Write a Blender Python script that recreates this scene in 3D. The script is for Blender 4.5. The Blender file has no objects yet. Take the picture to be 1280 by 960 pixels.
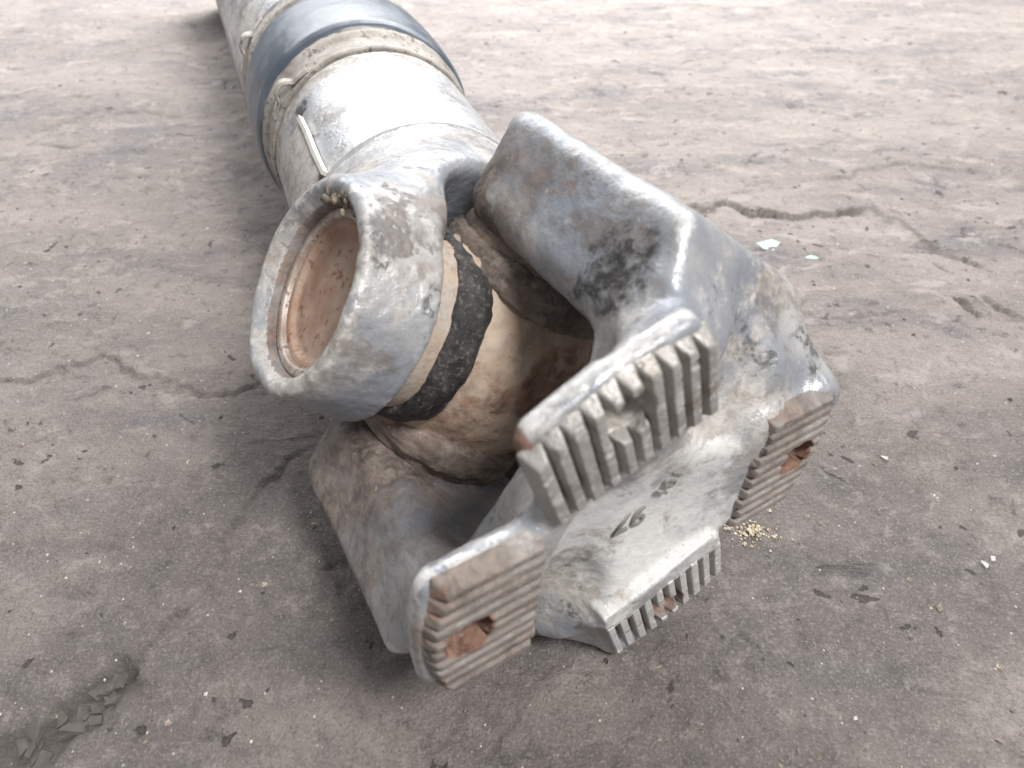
import bpy, math, random
import numpy as np
from mathutils import Matrix, Vector

# ------------------------------------------------------------------ scene, camera, light
scn = bpy.context.scene
COL = scn.collection
PITCH = math.radians(45.5)
CAM_H = 0.254
F_PX = 857.4            # focal length in pixels of a 1280 px wide frame
cam_d = bpy.data.cameras.new('camera'); cam = bpy.data.objects.new('camera', cam_d); COL.objects.link(cam)
cam.location = (0, 0, CAM_H); cam.rotation_euler = (math.pi/2 - PITCH, 0, 0)
cam_d.sensor_width = 36; cam_d.lens = 36*F_PX/1280; cam_d.clip_start = 0.01; cam_d.clip_end = 100
cam_d.dof.use_dof = True; cam_d.dof.focus_distance = 0.275; cam_d.dof.aperture_fstop = 12
scn.camera = cam
scn.render.resolution_x = 1024; scn.render.resolution_y = 768
vs = scn.view_settings; vs.view_transform = 'Standard'; vs.look = 'None'; vs.gamma = 1; vs.use_curve_mapping = False
vs.exposure = 0.0

world = bpy.data.worlds.new('World'); scn.world = world; world.use_nodes = True
bg = world.node_tree.nodes['Background']; bg.inputs[0].default_value = (0.97, 0.985, 1.0, 1); bg.inputs[1].default_value = 0.35

def area_lamp(name, loc, target, sx, sy, power, color, spread):
    l = bpy.data.lights.new(name, 'AREA'); l.shape = 'RECTANGLE'; l.size = sx; l.size_y = sy; l.energy = power; l.color = color; l.spread = math.radians(spread)
    o = bpy.data.objects.new(name, l); COL.objects.link(o); o.location = loc
    o.rotation_euler = (Vector(target) - Vector(loc)).to_track_quat('-Z', 'Y').to_euler()
    return o
# lamp added beyond the shaft to brighten the far ground, and the light overhead
area_lamp('added_far_light', (-0.08, 1.15, 0.60), (-0.08, 0.83, 0.0), 1.6, 0.55, 15.8, (0.97, 0.985, 1.0), 110)
area_lamp('overhead_light', (0.60, -0.30, 1.32), (0.0, 0.46, 0.05), 0.34, 0.34, 26, (1.0, 0.98, 0.955), 180)

# ------------------------------------------------------------------ frames (measured, mm, camera axes x right / y down / z forward)
cp, sp = math.cos(PITCH), math.sin(PITCH)
def cam2world(v): return np.array([v[0], v[2]*cp - v[1]*sp, -v[2]*sp - v[1]*cp])
def unit(v): return v/np.linalg.norm(v)
JC = cam2world(np.array([-10.88, -13.787, 264.614]))*0.001 + np.array([0, 0, CAM_H])
ef = unit(cam2world(np.array([0.527, -0.794, -0.303])))
af = cam2world(np.array([0.532, 0.586, -0.611])); af = unit(af - ef*(af@ef)); yf = np.cross(af, ef)
et = cam2world(np.array([-0.715, -0.221, -0.663])); et = unit(et - ef*(et@ef))
at = cam2world(np.array([0.373, 0.681, -0.630])); at = unit(at - et*(at@et)); nt = np.cross(at, et)
def frame(a, b, c):
    m = Matrix.Identity(4)
    for i in range(3): m[i][0], m[i][1], m[i][2], m[i][3] = a[i], b[i], c[i], JC[i]
    return m
M_F = frame(ef, yf, af)      # flange yoke: x ear axis, z towards the flange face
M_T = frame(et, nt, at)      # tube yoke: x ear axis, z along the shaft towards the joint
xs_ = unit(np.cross(ef, et)); M_S = frame(ef, et, xs_)   # spider: x and y trunnions
def pix(u, v, z=0.0):        # point of the ground under a pixel of the 1280x960 photograph
    d = cam2world(np.array([(u-640)/F_PX, (v-480)/F_PX, 1.0])); s = (z - CAM_H)/d[2]
    return np.array([d[0]*s, d[1]*s, z])

# ------------------------------------------------------------------ numpy noise and signed distance meshing
def _hash(ix, iy, iz, seed):
    h = (ix.astype(np.int64)*374761393 + iy.astype(np.int64)*668265263 + iz.astype(np.int64)*2147483647 + seed*974711) & 0xffffffff
    h = ((h ^ (h >> 13))*1274126177) & 0xffffffff
    h = ((h ^ (h >> 16))*2246822519) & 0xffffffff
    return ((h ^ (h >> 15)) & 0xffffff).astype(np.float32)/np.float32(0xffffff)*2 - 1
def vnoise(p, seed=0):
    i = np.floor(p); f = (p - i).astype(np.float32); i = i.astype(np.int64)
    f = f*f*f*(f*(f*6 - 15) + 10)
    r = 0
    for dx in (0, 1):
        wx = f[:, 0] if dx else 1 - f[:, 0]
        for dy in (0, 1):
            wy = f[:, 1] if dy else 1 - f[:, 1]
            for dz in (0, 1):
                wz = f[:, 2] if dz else 1 - f[:, 2]
                r = r + wx*wy*wz*_hash(i[:, 0]+dx, i[:, 1]+dy, i[:, 2]+dz, seed)
    return r
def fbm(p, octaves=4, seed=0, gain=0.5):
    r = 0; a = 1.0; t = 0
    for o in range(octaves):
        r = r + a*vnoise(p*(2.03**o) + 17.3*o, seed + o); t += a; a *= gain
    return r/t
def sstep(a, b, x):
    t = np.clip((x - a)/(b - a), 0, 1); return t*t*(3 - 2*t)
def smin(a, b, k):
    h = np.maximum(k - np.abs(a - b), 0)/k
    return np.minimum(a, b) - h*h*k*0.25
def smax(a, b, k): return -smin(-a, -b, k)
def rext(a, b, r):           # rounded intersection of two distances
    p, q = a + r, b + r
    return np.minimum(np.maximum(p, q), 0) + np.hypot(np.maximum(p, 0), np.maximum(q, 0)) - r
def grid(lo, hi, h):
    ax = [np.arange(lo[i], hi[i] + h, h, dtype=np.float32) for i in range(3)]
    return ax[0][:, None, None], ax[1][None, :, None], ax[2][None, None, :]
def surface_nets(F, lo, h):
    F = np.ascontiguousarray(F, dtype=np.float32); S = F < 0
    nx, ny, nz = F.shape
    cnt = np.zeros((nx-1, ny-1, nz-1), np.uint8)
    for a in (0, 1):
        for b in (0, 1):
            for c in (0, 1): cnt += S[a:nx-1+a, b:ny-1+b, c:nz-1+c]
    cells = np.argwhere((cnt > 0) & (cnt < 8))
    idx = np.full(cnt.shape, -1, np.int32); idx[cells[:, 0], cells[:, 1], cells[:, 2]] = np.arange(len(cells))
    cv = np.stack([F[cells[:, 0]+(k & 1), cells[:, 1]+((k >> 1) & 1), cells[:, 2]+((k >> 2) & 1)] for k in range(8)], 1)
    acc = np.zeros((len(cells), 3), np.float32); n = np.zeros(len(cells), np.float32)
    for k in range(8):
        for bit in (1, 2, 4):
            if k & bit: continue
            a, b = cv[:, k], cv[:, k | bit]; m = (a < 0) != (b < 0)
            t = np.where(m, a/np.where(m, a - b, 1), 0)
            pk = np.array([k & 1, (k >> 1) & 1, (k >> 2) & 1], np.float32)
            d = np.array([bit == 1, bit == 2, bit == 4], np.float32)
            acc += np.where(m[:, None], pk[None] + t[:, None]*d[None], 0); n += m
    V = (cells + acc/n[:, None])*h + np.array(lo, np.float32)
    Q = []
    for ax in range(3):
        o = [i for i in range(3) if i != ax]
        sl0 = [slice(None)]*3; sl1 = [slice(None)]*3; sl0[ax] = slice(0, -1); sl1[ax] = slice(1, None)
        ch = S[tuple(sl0)] != S[tuple(sl1)]
        e = np.argwhere(ch)
        e = e[(e[:, o[0]] > 0) & (e[:, o[1]] > 0) & (e[:, o[0]] < F.shape[o[0]]-1) & (e[:, o[1]] < F.shape[o[1]]-1)]
        def at_(d0, d1):
            c = e.copy(); c[:, o[0]] -= d0; c[:, o[1]] -= d1; return idx[c[:, 0], c[:, 1], c[:, 2]]
        q = np.stack([at_(1, 1), at_(0, 1), at_(0, 0), at_(1, 0)], 1)
        ins = S[e[:, 0], e[:, 1], e[:, 2]]
        flip = ~ins if ax != 1 else ins
        q[flip] = q[flip][:, ::-1]
        Q.append(q)
    return V, np.concatenate(Q)
def vnormals(V, Q):
    fn = np.cross(V[Q[:, 2]] - V[Q[:, 0]], V[Q[:, 3]] - V[Q[:, 1]])
    N = np.zeros_like(V)
    for k in range(4): np.add.at(N, Q[:, k], fn)
    return N/np.maximum(np.linalg.norm(N, axis=1, keepdims=True), 1e-9)
def link(name, me, mat, parent=None):
    if mat is not None: me.materials.append(mat)
    o = bpy.data.objects.new(name, me); COL.objects.link(o)
    if parent is not None: o.parent = parent
    return o
def np_mesh(name, V, Q, attrs=None, smooth=True):
    me = bpy.data.meshes.new(name); V = np.asarray(V, np.float32); Q = np.asarray(Q, np.int32); k = Q.shape[1]
    me.vertices.add(len(V)); me.vertices.foreach_set('co', V.ravel())
    me.loops.add(Q.size); me.loops.foreach_set('vertex_index', Q.ravel())
    me.polygons.add(len(Q)); me.polygons.foreach_set('loop_start', np.arange(0, Q.size, k, dtype=np.int32))
    me.polygons.foreach_set('loop_total', np.full(len(Q), k, np.int32))
    me.polygons.foreach_set('use_smooth', np.full(len(Q), smooth, bool))
    me.update(calc_edges=True)
    for n, a in (attrs or {}).items():
        at_ = me.attributes.new(n, 'FLOAT', 'POINT'); at_.data.foreach_set('value', np.asarray(a, np.float32))
    me.validate()
    return me
def blob(P, c, r, soft=0.35, amp=0.35, freq=0.09, seed=0, scale=(1, 1, 1)):
    # a stain with a ragged outline: 1 inside, 0 outside
    d = np.sqrt((((P - np.array(c))/np.array(scale))**2).sum(1))/r
    return 1 - sstep(1 - soft, 1 + soft, d + amp*fbm(P*freq, 4, seed))

# ------------------------------------------------------------------ materials
def new_mat(name):
    m = bpy.data.materials.new(name); m.use_nodes = True; nt_ = m.node_tree
    return m, nt_, nt_.nodes['Principled BSDF']
class NB:                    # small node helper
    def __init__(s, nt_): s.t = nt_; s.n = nt_.nodes; s.l = nt_.links
    def attr(s, name):
        a = s.n.new('ShaderNodeAttribute'); a.attribute_name = name; return a.outputs['Fac']
    def coord(s):
        return s.n.new('ShaderNodeTexCoord').outputs['Object']
    def noise(s, vec, scale, detail=6, rough=0.6, dist=0.0):
        a = s.n.new('ShaderNodeTexNoise'); a.inputs['Scale'].default_value = scale; a.inputs['Detail'].default_value = detail
        a.inputs['Roughness'].default_value = rough; a.inputs['Distortion'].default_value = dist
        s.l.new(vec, a.inputs['Vector']); return a.outputs['Fac']
    def voro(s, vec, scale, feature='F1', rnd=1.0):
        a = s.n.new('ShaderNodeTexVoronoi'); a.feature = feature; a.inputs['Scale'].default_value = scale
        a.inputs['Randomness'].default_value = rnd
        s.l.new(vec, a.inputs['Vector']); return a
    def ramp(s, fac, a, b, lo=0.0, hi=1.0):
        m = s.n.new('ShaderNodeMapRange'); m.interpolation_type = 'SMOOTHSTEP'
        m.inputs['From Min'].default_value = a; m.inputs['From Max'].default_value = b
        m.inputs['To Min'].default_value = lo; m.inputs['To Max'].default_value = hi
        s.l.new(fac, m.inputs['Value']); return m.outputs[0]
    def math(s, op, a, b=None, clamp=False):
        m = s.n.new('ShaderNodeMath'); m.operation = op; m.use_clamp = clamp
        for i, x in enumerate((a, b)):
            if x is None: continue
            if isinstance(x, (int, float)): m.inputs[i].default_value = x
            else: s.l.new(x, m.inputs[i])
        return m.outputs[0]
    def mix(s, fac, a, b):
        m = s.n.new('ShaderNodeMix'); m.data_type = 'RGBA'
        for k, x in (('Factor', fac), ('A', a), ('B', b)):
            sock = [i for i in m.inputs if i.name == k and (i.type == 'RGBA' or k == 'Factor')][0]
            if isinstance(x, (int, float)): sock.default_value = x
            elif isinstance(x, tuple): sock.default_value = (*x, 1)
            else: s.l.new(x, sock)
        return [o for o in m.outputs if o.type == 'RGBA'][0]
    def mixf(s, fac, a, b):
        m = s.n.new('ShaderNodeMix'); m.data_type = 'FLOAT'
        for sock, x in zip(m.inputs[:1] + m.inputs[2:4] if False else [m.inputs[0], m.inputs[2], m.inputs[3]], (fac, a, b)):
            if isinstance(x, (int, float)): sock.default_value = x
            else: s.l.new(x, sock)
        return m.outputs[0]
    def bump(s, h, strength, dist, normal=None):
        b = s.n.new('ShaderNodeBump'); b.inputs['Strength'].default_value = strength; b.inputs['Distance'].default_value = dist
        s.l.new(h, b.inputs['Height'])
        if normal is not None: s.l.new(normal, b.inputs['Normal'])
        return b.outputs['Normal']

def cast_metal(name, paint_a=(0.305, 0.325, 0.365), paint_b=(0.54, 0.53, 0.52), metal=0.30, rough=0.33, dust_amt=0.53, chips=1.0):
    m, t, p = new_mat(name); b = NB(t); c = b.coord()
    n1 = b.noise(c, 22, 8, 0.6); n2 = b.noise(c, 75, 6, 0.68, 0.3); n3 = b.noise(c, 420, 4, 0.7); n4 = b.noise(c, 11, 4, 0.5); n5 = b.noise(c, 160, 5, 0.72, 0.5); n6 = b.noise(c, 34, 7, 0.7, 0.8)
    cen = lambda n, k: b.math('MULTIPLY', b.math('SUBTRACT', n, 0.5), k)
    col = b.mix(b.ramp(n1, 0.38, 0.62), paint_a, paint_b)
    # patches where the paint has gone dark, with ragged edges
    wn = b.math('ADD', b.math('ADD', b.math('MULTIPLY', n6, 0.6), b.math('MULTIPLY', n4, 0.4)), cen(n5, 0.35))
    worn = b.ramp(wn, 0.545, 0.60, 0, 0.80*chips)
    col = b.mix(worn, col, b.mix(b.ramp(n3, 0.35, 0.65), (0.055, 0.054, 0.056), (0.15, 0.145, 0.14)))
    # dust, denser where it has been caught
    dn = b.math('ADD', b.math('MULTIPLY', b.attr('dust'), 1.25), cen(b.math('ADD', b.math('MULTIPLY', n2, 0.6), b.math('MULTIPLY', n4, 0.4)), 2.8))
    dn = b.math('ADD', dn, cen(n3, 0.9))
    dust = b.ramp(dn, 0.62 - dust_amt*0.5, 1.05 - dust_amt*0.5, 0, 0.90)
    dcol = b.mix(b.ramp(n5, 0.32, 0.68), (0.33, 0.295, 0.26), (0.60, 0.565, 0.53))
    col = b.mix(dust, col, dcol)
    chalk = b.ramp(b.math('ADD', b.attr('chalk'), b.math('ADD', cen(n3, 0.9), cen(n2, 0.9))), 0.3, 0.8, 0, 0.85)
    col = b.mix(chalk, col, (0.72, 0.715, 0.71))
    # brown haze of soil over everything, small chips and pits
    col = b.mix(b.ramp(b.math('ADD', n6, cen(n3, 0.3)), 0.47, 0.36, 0, 0.55), col, (0.23, 0.185, 0.15))
    wear = b.ramp(b.math('ADD', b.attr('edge'), cen(n5, 1.9)), 0.50, 0.66, 0, 0.75)
    col = b.mix(wear, col, (0.66, 0.65, 0.63))
    nick = b.ramp(b.math('ADD', n5, b.math('MULTIPLY', b.attr('edge'), 0.03)), 0.69, 0.72, 0, 0.8*chips); col = b.mix(nick, col, (0.07, 0.058, 0.05))
    grime = b.ramp(b.math('ADD', b.attr('grime'), b.math('ADD', cen(n2, 0.9), cen(n5, 0.9))), 0.36, 0.66, 0, 0.93)
    col = b.mix(grime, col, b.mix(b.ramp(n3, 0.48, 0.72), (0.026, 0.024, 0.024), (0.16, 0.145, 0.13)))
    brown = b.ramp(b.math('ADD', b.attr('brown'), b.math('ADD', cen(n2, 0.8), cen(n5, 0.7))), 0.22, 0.80, 0, 0.88)
    col = b.mix(brown, col, b.mix(b.ramp(n5, 0.34, 0.68), (0.085, 0.064, 0.056), (0.27, 0.22, 0.19)))
    rust = b.ramp(b.math('ADD', b.attr('rust'), b.math('ADD', cen(n2, 1.2), cen(n5, 0.7))), 0.48, 0.8, 0, 0.95)
    rcol = b.mix(b.ramp(n5, 0.33, 0.67), (0.095, 0.046, 0.034), (0.29, 0.165, 0.115))
    col = b.mix(rust, col, rcol)
    col = b.mix(b.ramp(n3, 0.66, 0.70, 0, 0.55), col, (0.06, 0.055, 0.05))
    col = b.mix(b.ramp(n3, 0.34, 0.30, 0, 0.45), col, (0.66, 0.63, 0.59))
    t.links.new(col, p.inputs['Base Color'])
    cover = b.math('MAXIMUM', b.math('MAXIMUM', dust, grime), b.math('MAXIMUM', brown, rust))
    t.links.new(b.mixf(cover, metal, 0.0), p.inputs['Metallic'])
    r = b.mixf(cover, b.ramp(n2, 0.3, 0.7, rough - 0.10, rough + 0.14), 0.85)
    t.links.new(r, p.inputs['Roughness'])
    p.inputs['Specular IOR Level'].default_value = 0.4
    h = b.math('ADD', b.math('MULTIPLY', n3, 0.5), b.math('MULTIPLY', n5, 0.9))
    h = b.math('SUBTRACT', h, b.math('MULTIPLY', worn, 0.25)); h = b.math('SUBTRACT', h, b.math('MULTIPLY', nick, 0.5))
    t.links.new(b.bump(h, 0.6, 0.0009), p.inputs['Normal'])
    return m
MAT_CAST = cast_metal('cast_yoke_metal')
MAT_TUBE = cast_metal('shaft_tube_metal', (0.40, 0.41, 0.44), (0.60, 0.60, 0.60), 0.4, 0.32, 0.45, 0.8)
MAT_TOOTH = cast_metal('serration_steel', (0.34, 0.32, 0.30), (0.46, 0.44, 0.42), 0.25, 0.42, 0.50, 0.7)
MAT_SPIDER = cast_metal('spider_steel', (0.36, 0.25, 0.18), (0.50, 0.40, 0.32), 0.0, 0.7, 0.30, 0.35)

def simple_mat(name, a, b_, scale, rough, metal=0.0, bump=0.3, spots=None):
    m, t, p = new_mat(name); b = NB(t); c = b.coord()
    n = b.noise(c, scale, 8, 0.65, 0.2); nf = b.noise(c, scale*5, 5, 0.65)
    col = b.mix(b.ramp(n, 0.35, 0.65), a, b_)
    if spots: col = b.mix(b.ramp(b.math('ADD', nf, b.math('MULTIPLY', b.math('SUBTRACT', n, 0.5), 0.4)), 0.56, 0.64, 0, 0.8), col, spots)
    t.links.new(col, p.inputs['Base Color']); p.inputs['Metallic'].default_value = metal
    t.links.new(b.ramp(n, 0.3, 0.7, rough - 0.07, rough + 0.1), p.inputs['Roughness'])
    t.links.new(b.bump(b.math('ADD', n, b.math('MULTIPLY', nf, 0.5)), bump, 0.001), p.inputs['Normal'])
    return m
MAT_RUSTCAP = simple_mat('rusty_bearing_cap', (0.33, 0.185, 0.125), (0.45, 0.33, 0.26), 45, 0.7, 0.05, 0.5, (0.22, 0.095, 0.055))
MAT_RING = simple_mat('snap_ring_steel', (0.40, 0.31, 0.25), (0.56, 0.52, 0.48), 120, 0.5, 0.4, 0.3, (0.20, 0.09, 0.05))
MAT_GREASE = simple_mat('black_grease', (0.016, 0.015, 0.015), (0.060, 0.056, 0.054), 120, 0.65, 0.0, 1.0, (0.16, 0.14, 0.125))
MAT_RUBBER = simple_mat('grey_rubber', (0.075, 0.092, 0.118), (0.135, 0.155, 0.185), 35, 0.36, 0.0, 0.2, (0.17, 0.18, 0.20))
MAT_CLAMP = simple_mat('dusty_clamp_steel', (0.27, 0.24, 0.21), (0.47, 0.44, 0.40), 55, 0.62, 0.15, 0.6, (0.13, 0.11, 0.09))
MAT_FLAKE = simple_mat('dry_mud_flake', (0.085, 0.077, 0.070), (0.17, 0.15, 0.135), 60, 0.9, 0, 0.6)
MAT_CLUMP = simple_mat('dried_mud', (0.16, 0.13, 0.105), (0.33, 0.28, 0.23), 120, 0.95, 0, 1.0, (0.55, 0.47, 0.36))
MAT_CRUMB = simple_mat('pale_crumbs', (0.45, 0.34, 0.20), (0.80, 0.74, 0.62), 160, 0.9, 0, 0.8)
MAT_TEAL = simple_mat('teal_paint_chip', (0.33, 0.43, 0.41), (0.44, 0.53, 0.50), 120, 0.6, 0, 0.3)
MAT_WHITE = simple_mat('white_grit', (0.48, 0.45, 0.40), (0.68, 0.65, 0.60), 300, 0.9, 0, 0.3)
MAT_DARK = simple_mat('dark_grit', (0.05, 0.045, 0.04), (0.12, 0.11, 0.10), 100, 0.85, 0, 0.4)
MAT_STRAW = simple_mat('pale_straw', (0.62, 0.55, 0.42), (0.78, 0.74, 0.64), 100, 0.7, 0, 0.2)
MAT_EDGE = simple_mat('pale_bare_edge', (0.70, 0.67, 0.60), (0.85, 0.83, 0.78), 100, 0.5, 0.2, 0.2)

# ------------------------------------------------------------------ ground
CRACKS = []
def poly(pts): return np.array([pix(u, v)[:2] for u, v in pts])
def pl_dist(P, L):           # distance to a polyline, side sign, running length 0..1
    best = np.full(len(P), 1e9); side = np.zeros(len(P)); par = np.zeros(len(P)); n = len(L) - 1
    for i in range(n):
        a, b = L[i], L[i+1]; d = b - a; t = np.clip(((P - a)@d)/(d@d), 0, 1)
        q = P - (a + t[:, None]*d); dd = np.hypot(q[:, 0], q[:, 1]); s = np.sign(d[0]*q[:, 1] - d[1]*q[:, 0])
        m = dd < best; best[m] = dd[m]; side[m] = s[m]; par[m] = (i + t[m])/n
    return best, side, par
# (pixels, groove depth mm, groove width mm, step mm on the left side of the line, fade of the step mm)
CR = [([(850, 262), (885, 266), (905, 259), (935, 270), (975, 275), (1010, 268), (1040, 265), (1085, 262)], 4.5, 6.5, 3.2, 60),
      ([(1085, 264), (1100, 268), (1130, 285), (1150, 305), (1190, 325), (1235, 338)], 3.5, 3.5, 2.0, 50),
      ([(980, 397), (1040, 397), (1095, 392)], 1.4, 3, 1.0, 30),
      ([(1188, 375), (1200, 385), (1210, 395)], 5, 6, 0, 30),
      ([(1232, 378), (1250, 392), (1290, 400)], 4, 7, 1.5, 30),
      ([(395, 555), (345, 595), (300, 640), (282, 690), (262, 735), (228, 768), (190, 790), (150, 822), (95, 858), (40, 905), (-20, 940)], 1.6, 2.5, -2.2, 35),
      ([(-20, 492), (60, 466), (130, 440), (182, 470), (262, 490), (340, 470)], 1.2, 5, 2.0, 60),
      ([(150, 855), (138, 875), (120, 890), (100, 905)], 4, 3, 0, 20),
      ([(265, 805), (268, 840), (262, 880)], 0.9, 1.5, 0, 10),
      ([(455, 845), (450, 870), (462, 890)], 1.5, 2.5, 1.0, 14),
      ([(640, 880), (625, 915), (612, 960)], 2.0, 2.5, 0.8, 16),
      ([(575, 895), (560, 930), (540, 955)], 1.2, 2, 0.5, 16),
      ([(815, 812), (832, 800), (838, 815), (826, 822)], 1.8, 2.2, 0.6, 12),
      ([(1060, 640), (1075, 690), (1085, 720)], 1.5, 2.5, 0.4, 18),
      ([(740, 845), (700, 835), (665, 858)], 1.2, 2, 0.6, 14),
      ([(55, 165), (120, 140), (230, 150)], 1.5, 6, 1.2, 60), ([(60, 182), (90, 190), (98, 186)], 5, 6, 0, 20),
      ([(930, 235), (960, 228)], 2, 5, 0.6, 20), ([(1020, 225), (1120, 205), (1230, 215)], 1.6, 6, 1.5, 60)]
CR = [(poly(p), a*0.7e-3, b*0.45e-3, c*0.8e-3, d*1e-3) for p, a, b, c, d in CR]
def ground_height(P, fine=True):
    P3 = np.column_stack([P, np.zeros(len(P))])
    wob = np.column_stack([fbm(P3*45, 5, 40, 0.65), fbm(P3*45, 5, 50, 0.65)])*0.011
    Q = P + wob
    h = 0.0035*fbm(P3*5.5, 4, 1) + 0.0016*fbm(P3*22, 4, 7)
    fold = 1 - np.abs(fbm(P3*9 + 3, 4, 13))            # trodden ridges
    h += 0.0014*(sstep(0.75, 1.0, fold) - 0.3)
    st = np.column_stack([P[:, 0]*18 + P[:, 1]*12, P[:, 1]*46 - P[:, 0]*20, np.zeros(len(P))])
    h += 0.0012*fbm(st, 4, 23)
    if fine:
        f1 = fbm(P3*110, 3, 31); h += 0.00055*f1
        pit = fbm(P3*70 + 9, 3, 71); h -= 0.0016*sstep(0.42, 0.75, pit)
    brk = sstep(-0.45, 0.25, fbm(P3*38 + 5, 3, 160))
    for L, dep, wid, step, fade in CR:
        d, s, t = pl_dist(Q, L); ends = sstep(0, 0.08, t)*sstep(0, 0.08, 1 - t) if len(L) > 3 else 1
        d2 = d*s
        h -= dep*np.exp(-(d/(wid*0.5))**2)*(0.35 + 0.65*ends)*brk
        if step: h += step*np.where(s > 0, 1, 0.0)*np.exp(-d/fade)*sstep(0, wid*0.4, d)*ends
    # crumbled patch at the lower left
    c = pix(85, 905)[:2]; r = np.hypot(P[:, 0]-c[0], (P[:, 1]-c[1])*1.3)
    ca, cb = pix(150, 850)[:2], pix(10, 950)[:2]; dd_, ss_, tt_ = pl_dist(P, np.array([ca, cb])); h -= 0.0035*(1 - sstep(0.003, 0.013, dd_ + 0.007*fbm(P3*120, 3, 90)))
    # the object has settled into the dust
    return h
def axis(segs):
    out = [segs[0][0]]
    for a, b, h in segs:
        n = max(1, int(round((b - a)/h))); out += list(np.linspace(a, b, n + 1)[1:])
    return np.array(out)
gx = axis([(-6, -0.9, 0.4), (-0.9, -0.45, 0.006), (-0.45, -0.25, 0.0028), (-0.25, 0.30, 0.0014), (0.30, 0.5, 0.0026), (0.5, 0.95, 0.006), (0.95, 6, 0.4)])
gy = axis([(-6, -0.2, 0.4), (-0.2, 0.04, 0.006), (0.04, 0.36, 0.0012), (0.36, 0.62, 0.002), (0.62, 1.1, 0.0035), (1.1, 1.8, 0.02), (1.8, 6, 0.4)])
GX, GY = np.meshgrid(gx, gy, indexing='ij'); GP = np.column_stack([GX.ravel(), GY.ravel()])
far = sstep(0.9, 2.0, np.hypot(GP[:, 0], GP[:, 1] - 0.5))
GZ = ground_height(GP)*(1 - far)
# height zero where the yoke rests
ID = np.arange(len(GP)).reshape(GX.shape)
GQ = np.stack([ID[:-1, :-1], ID[1:, :-1], ID[1:, 1:], ID[:-1, 1:]], -1).reshape(-1, 4)
crk = np.zeros(len(GP))
P3 = np.column_stack([GP, np.zeros(len(GP))])
wobp = GP + np.column_stack([fbm(P3*45, 5, 40, 0.65), fbm(P3*45, 5, 50, 0.65)])*0.011
dd_, ss_, tt_ = pl_dist(GP, np.array([pix(150, 850)[:2], pix(10, 950)[:2]])); crk = np.maximum(crk, 1 - sstep(0.004, 0.012, dd_ + 0.007*fbm(P3*120, 3, 90)))
for L, dep, wid, step, fade in CR:
    d, s, t = pl_dist(wobp, L); crk = np.maximum(crk, np.exp(-(d/(wid*1.1))**2)*min(1, dep/0.004))
oil_shade = 1 - sstep(0.02, 0.16, (GP[:, 1] - 0.115)*0.9 - 0.10*GP[:, 0] + 0.05*fbm(P3*9, 4, 140))  # soft foreground shade put into the ground colour, along with oily tone
oil_shade *= 0.45 + 0.75*sstep(-0.35, 0.35, fbm(P3*14, 4, 150))
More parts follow.
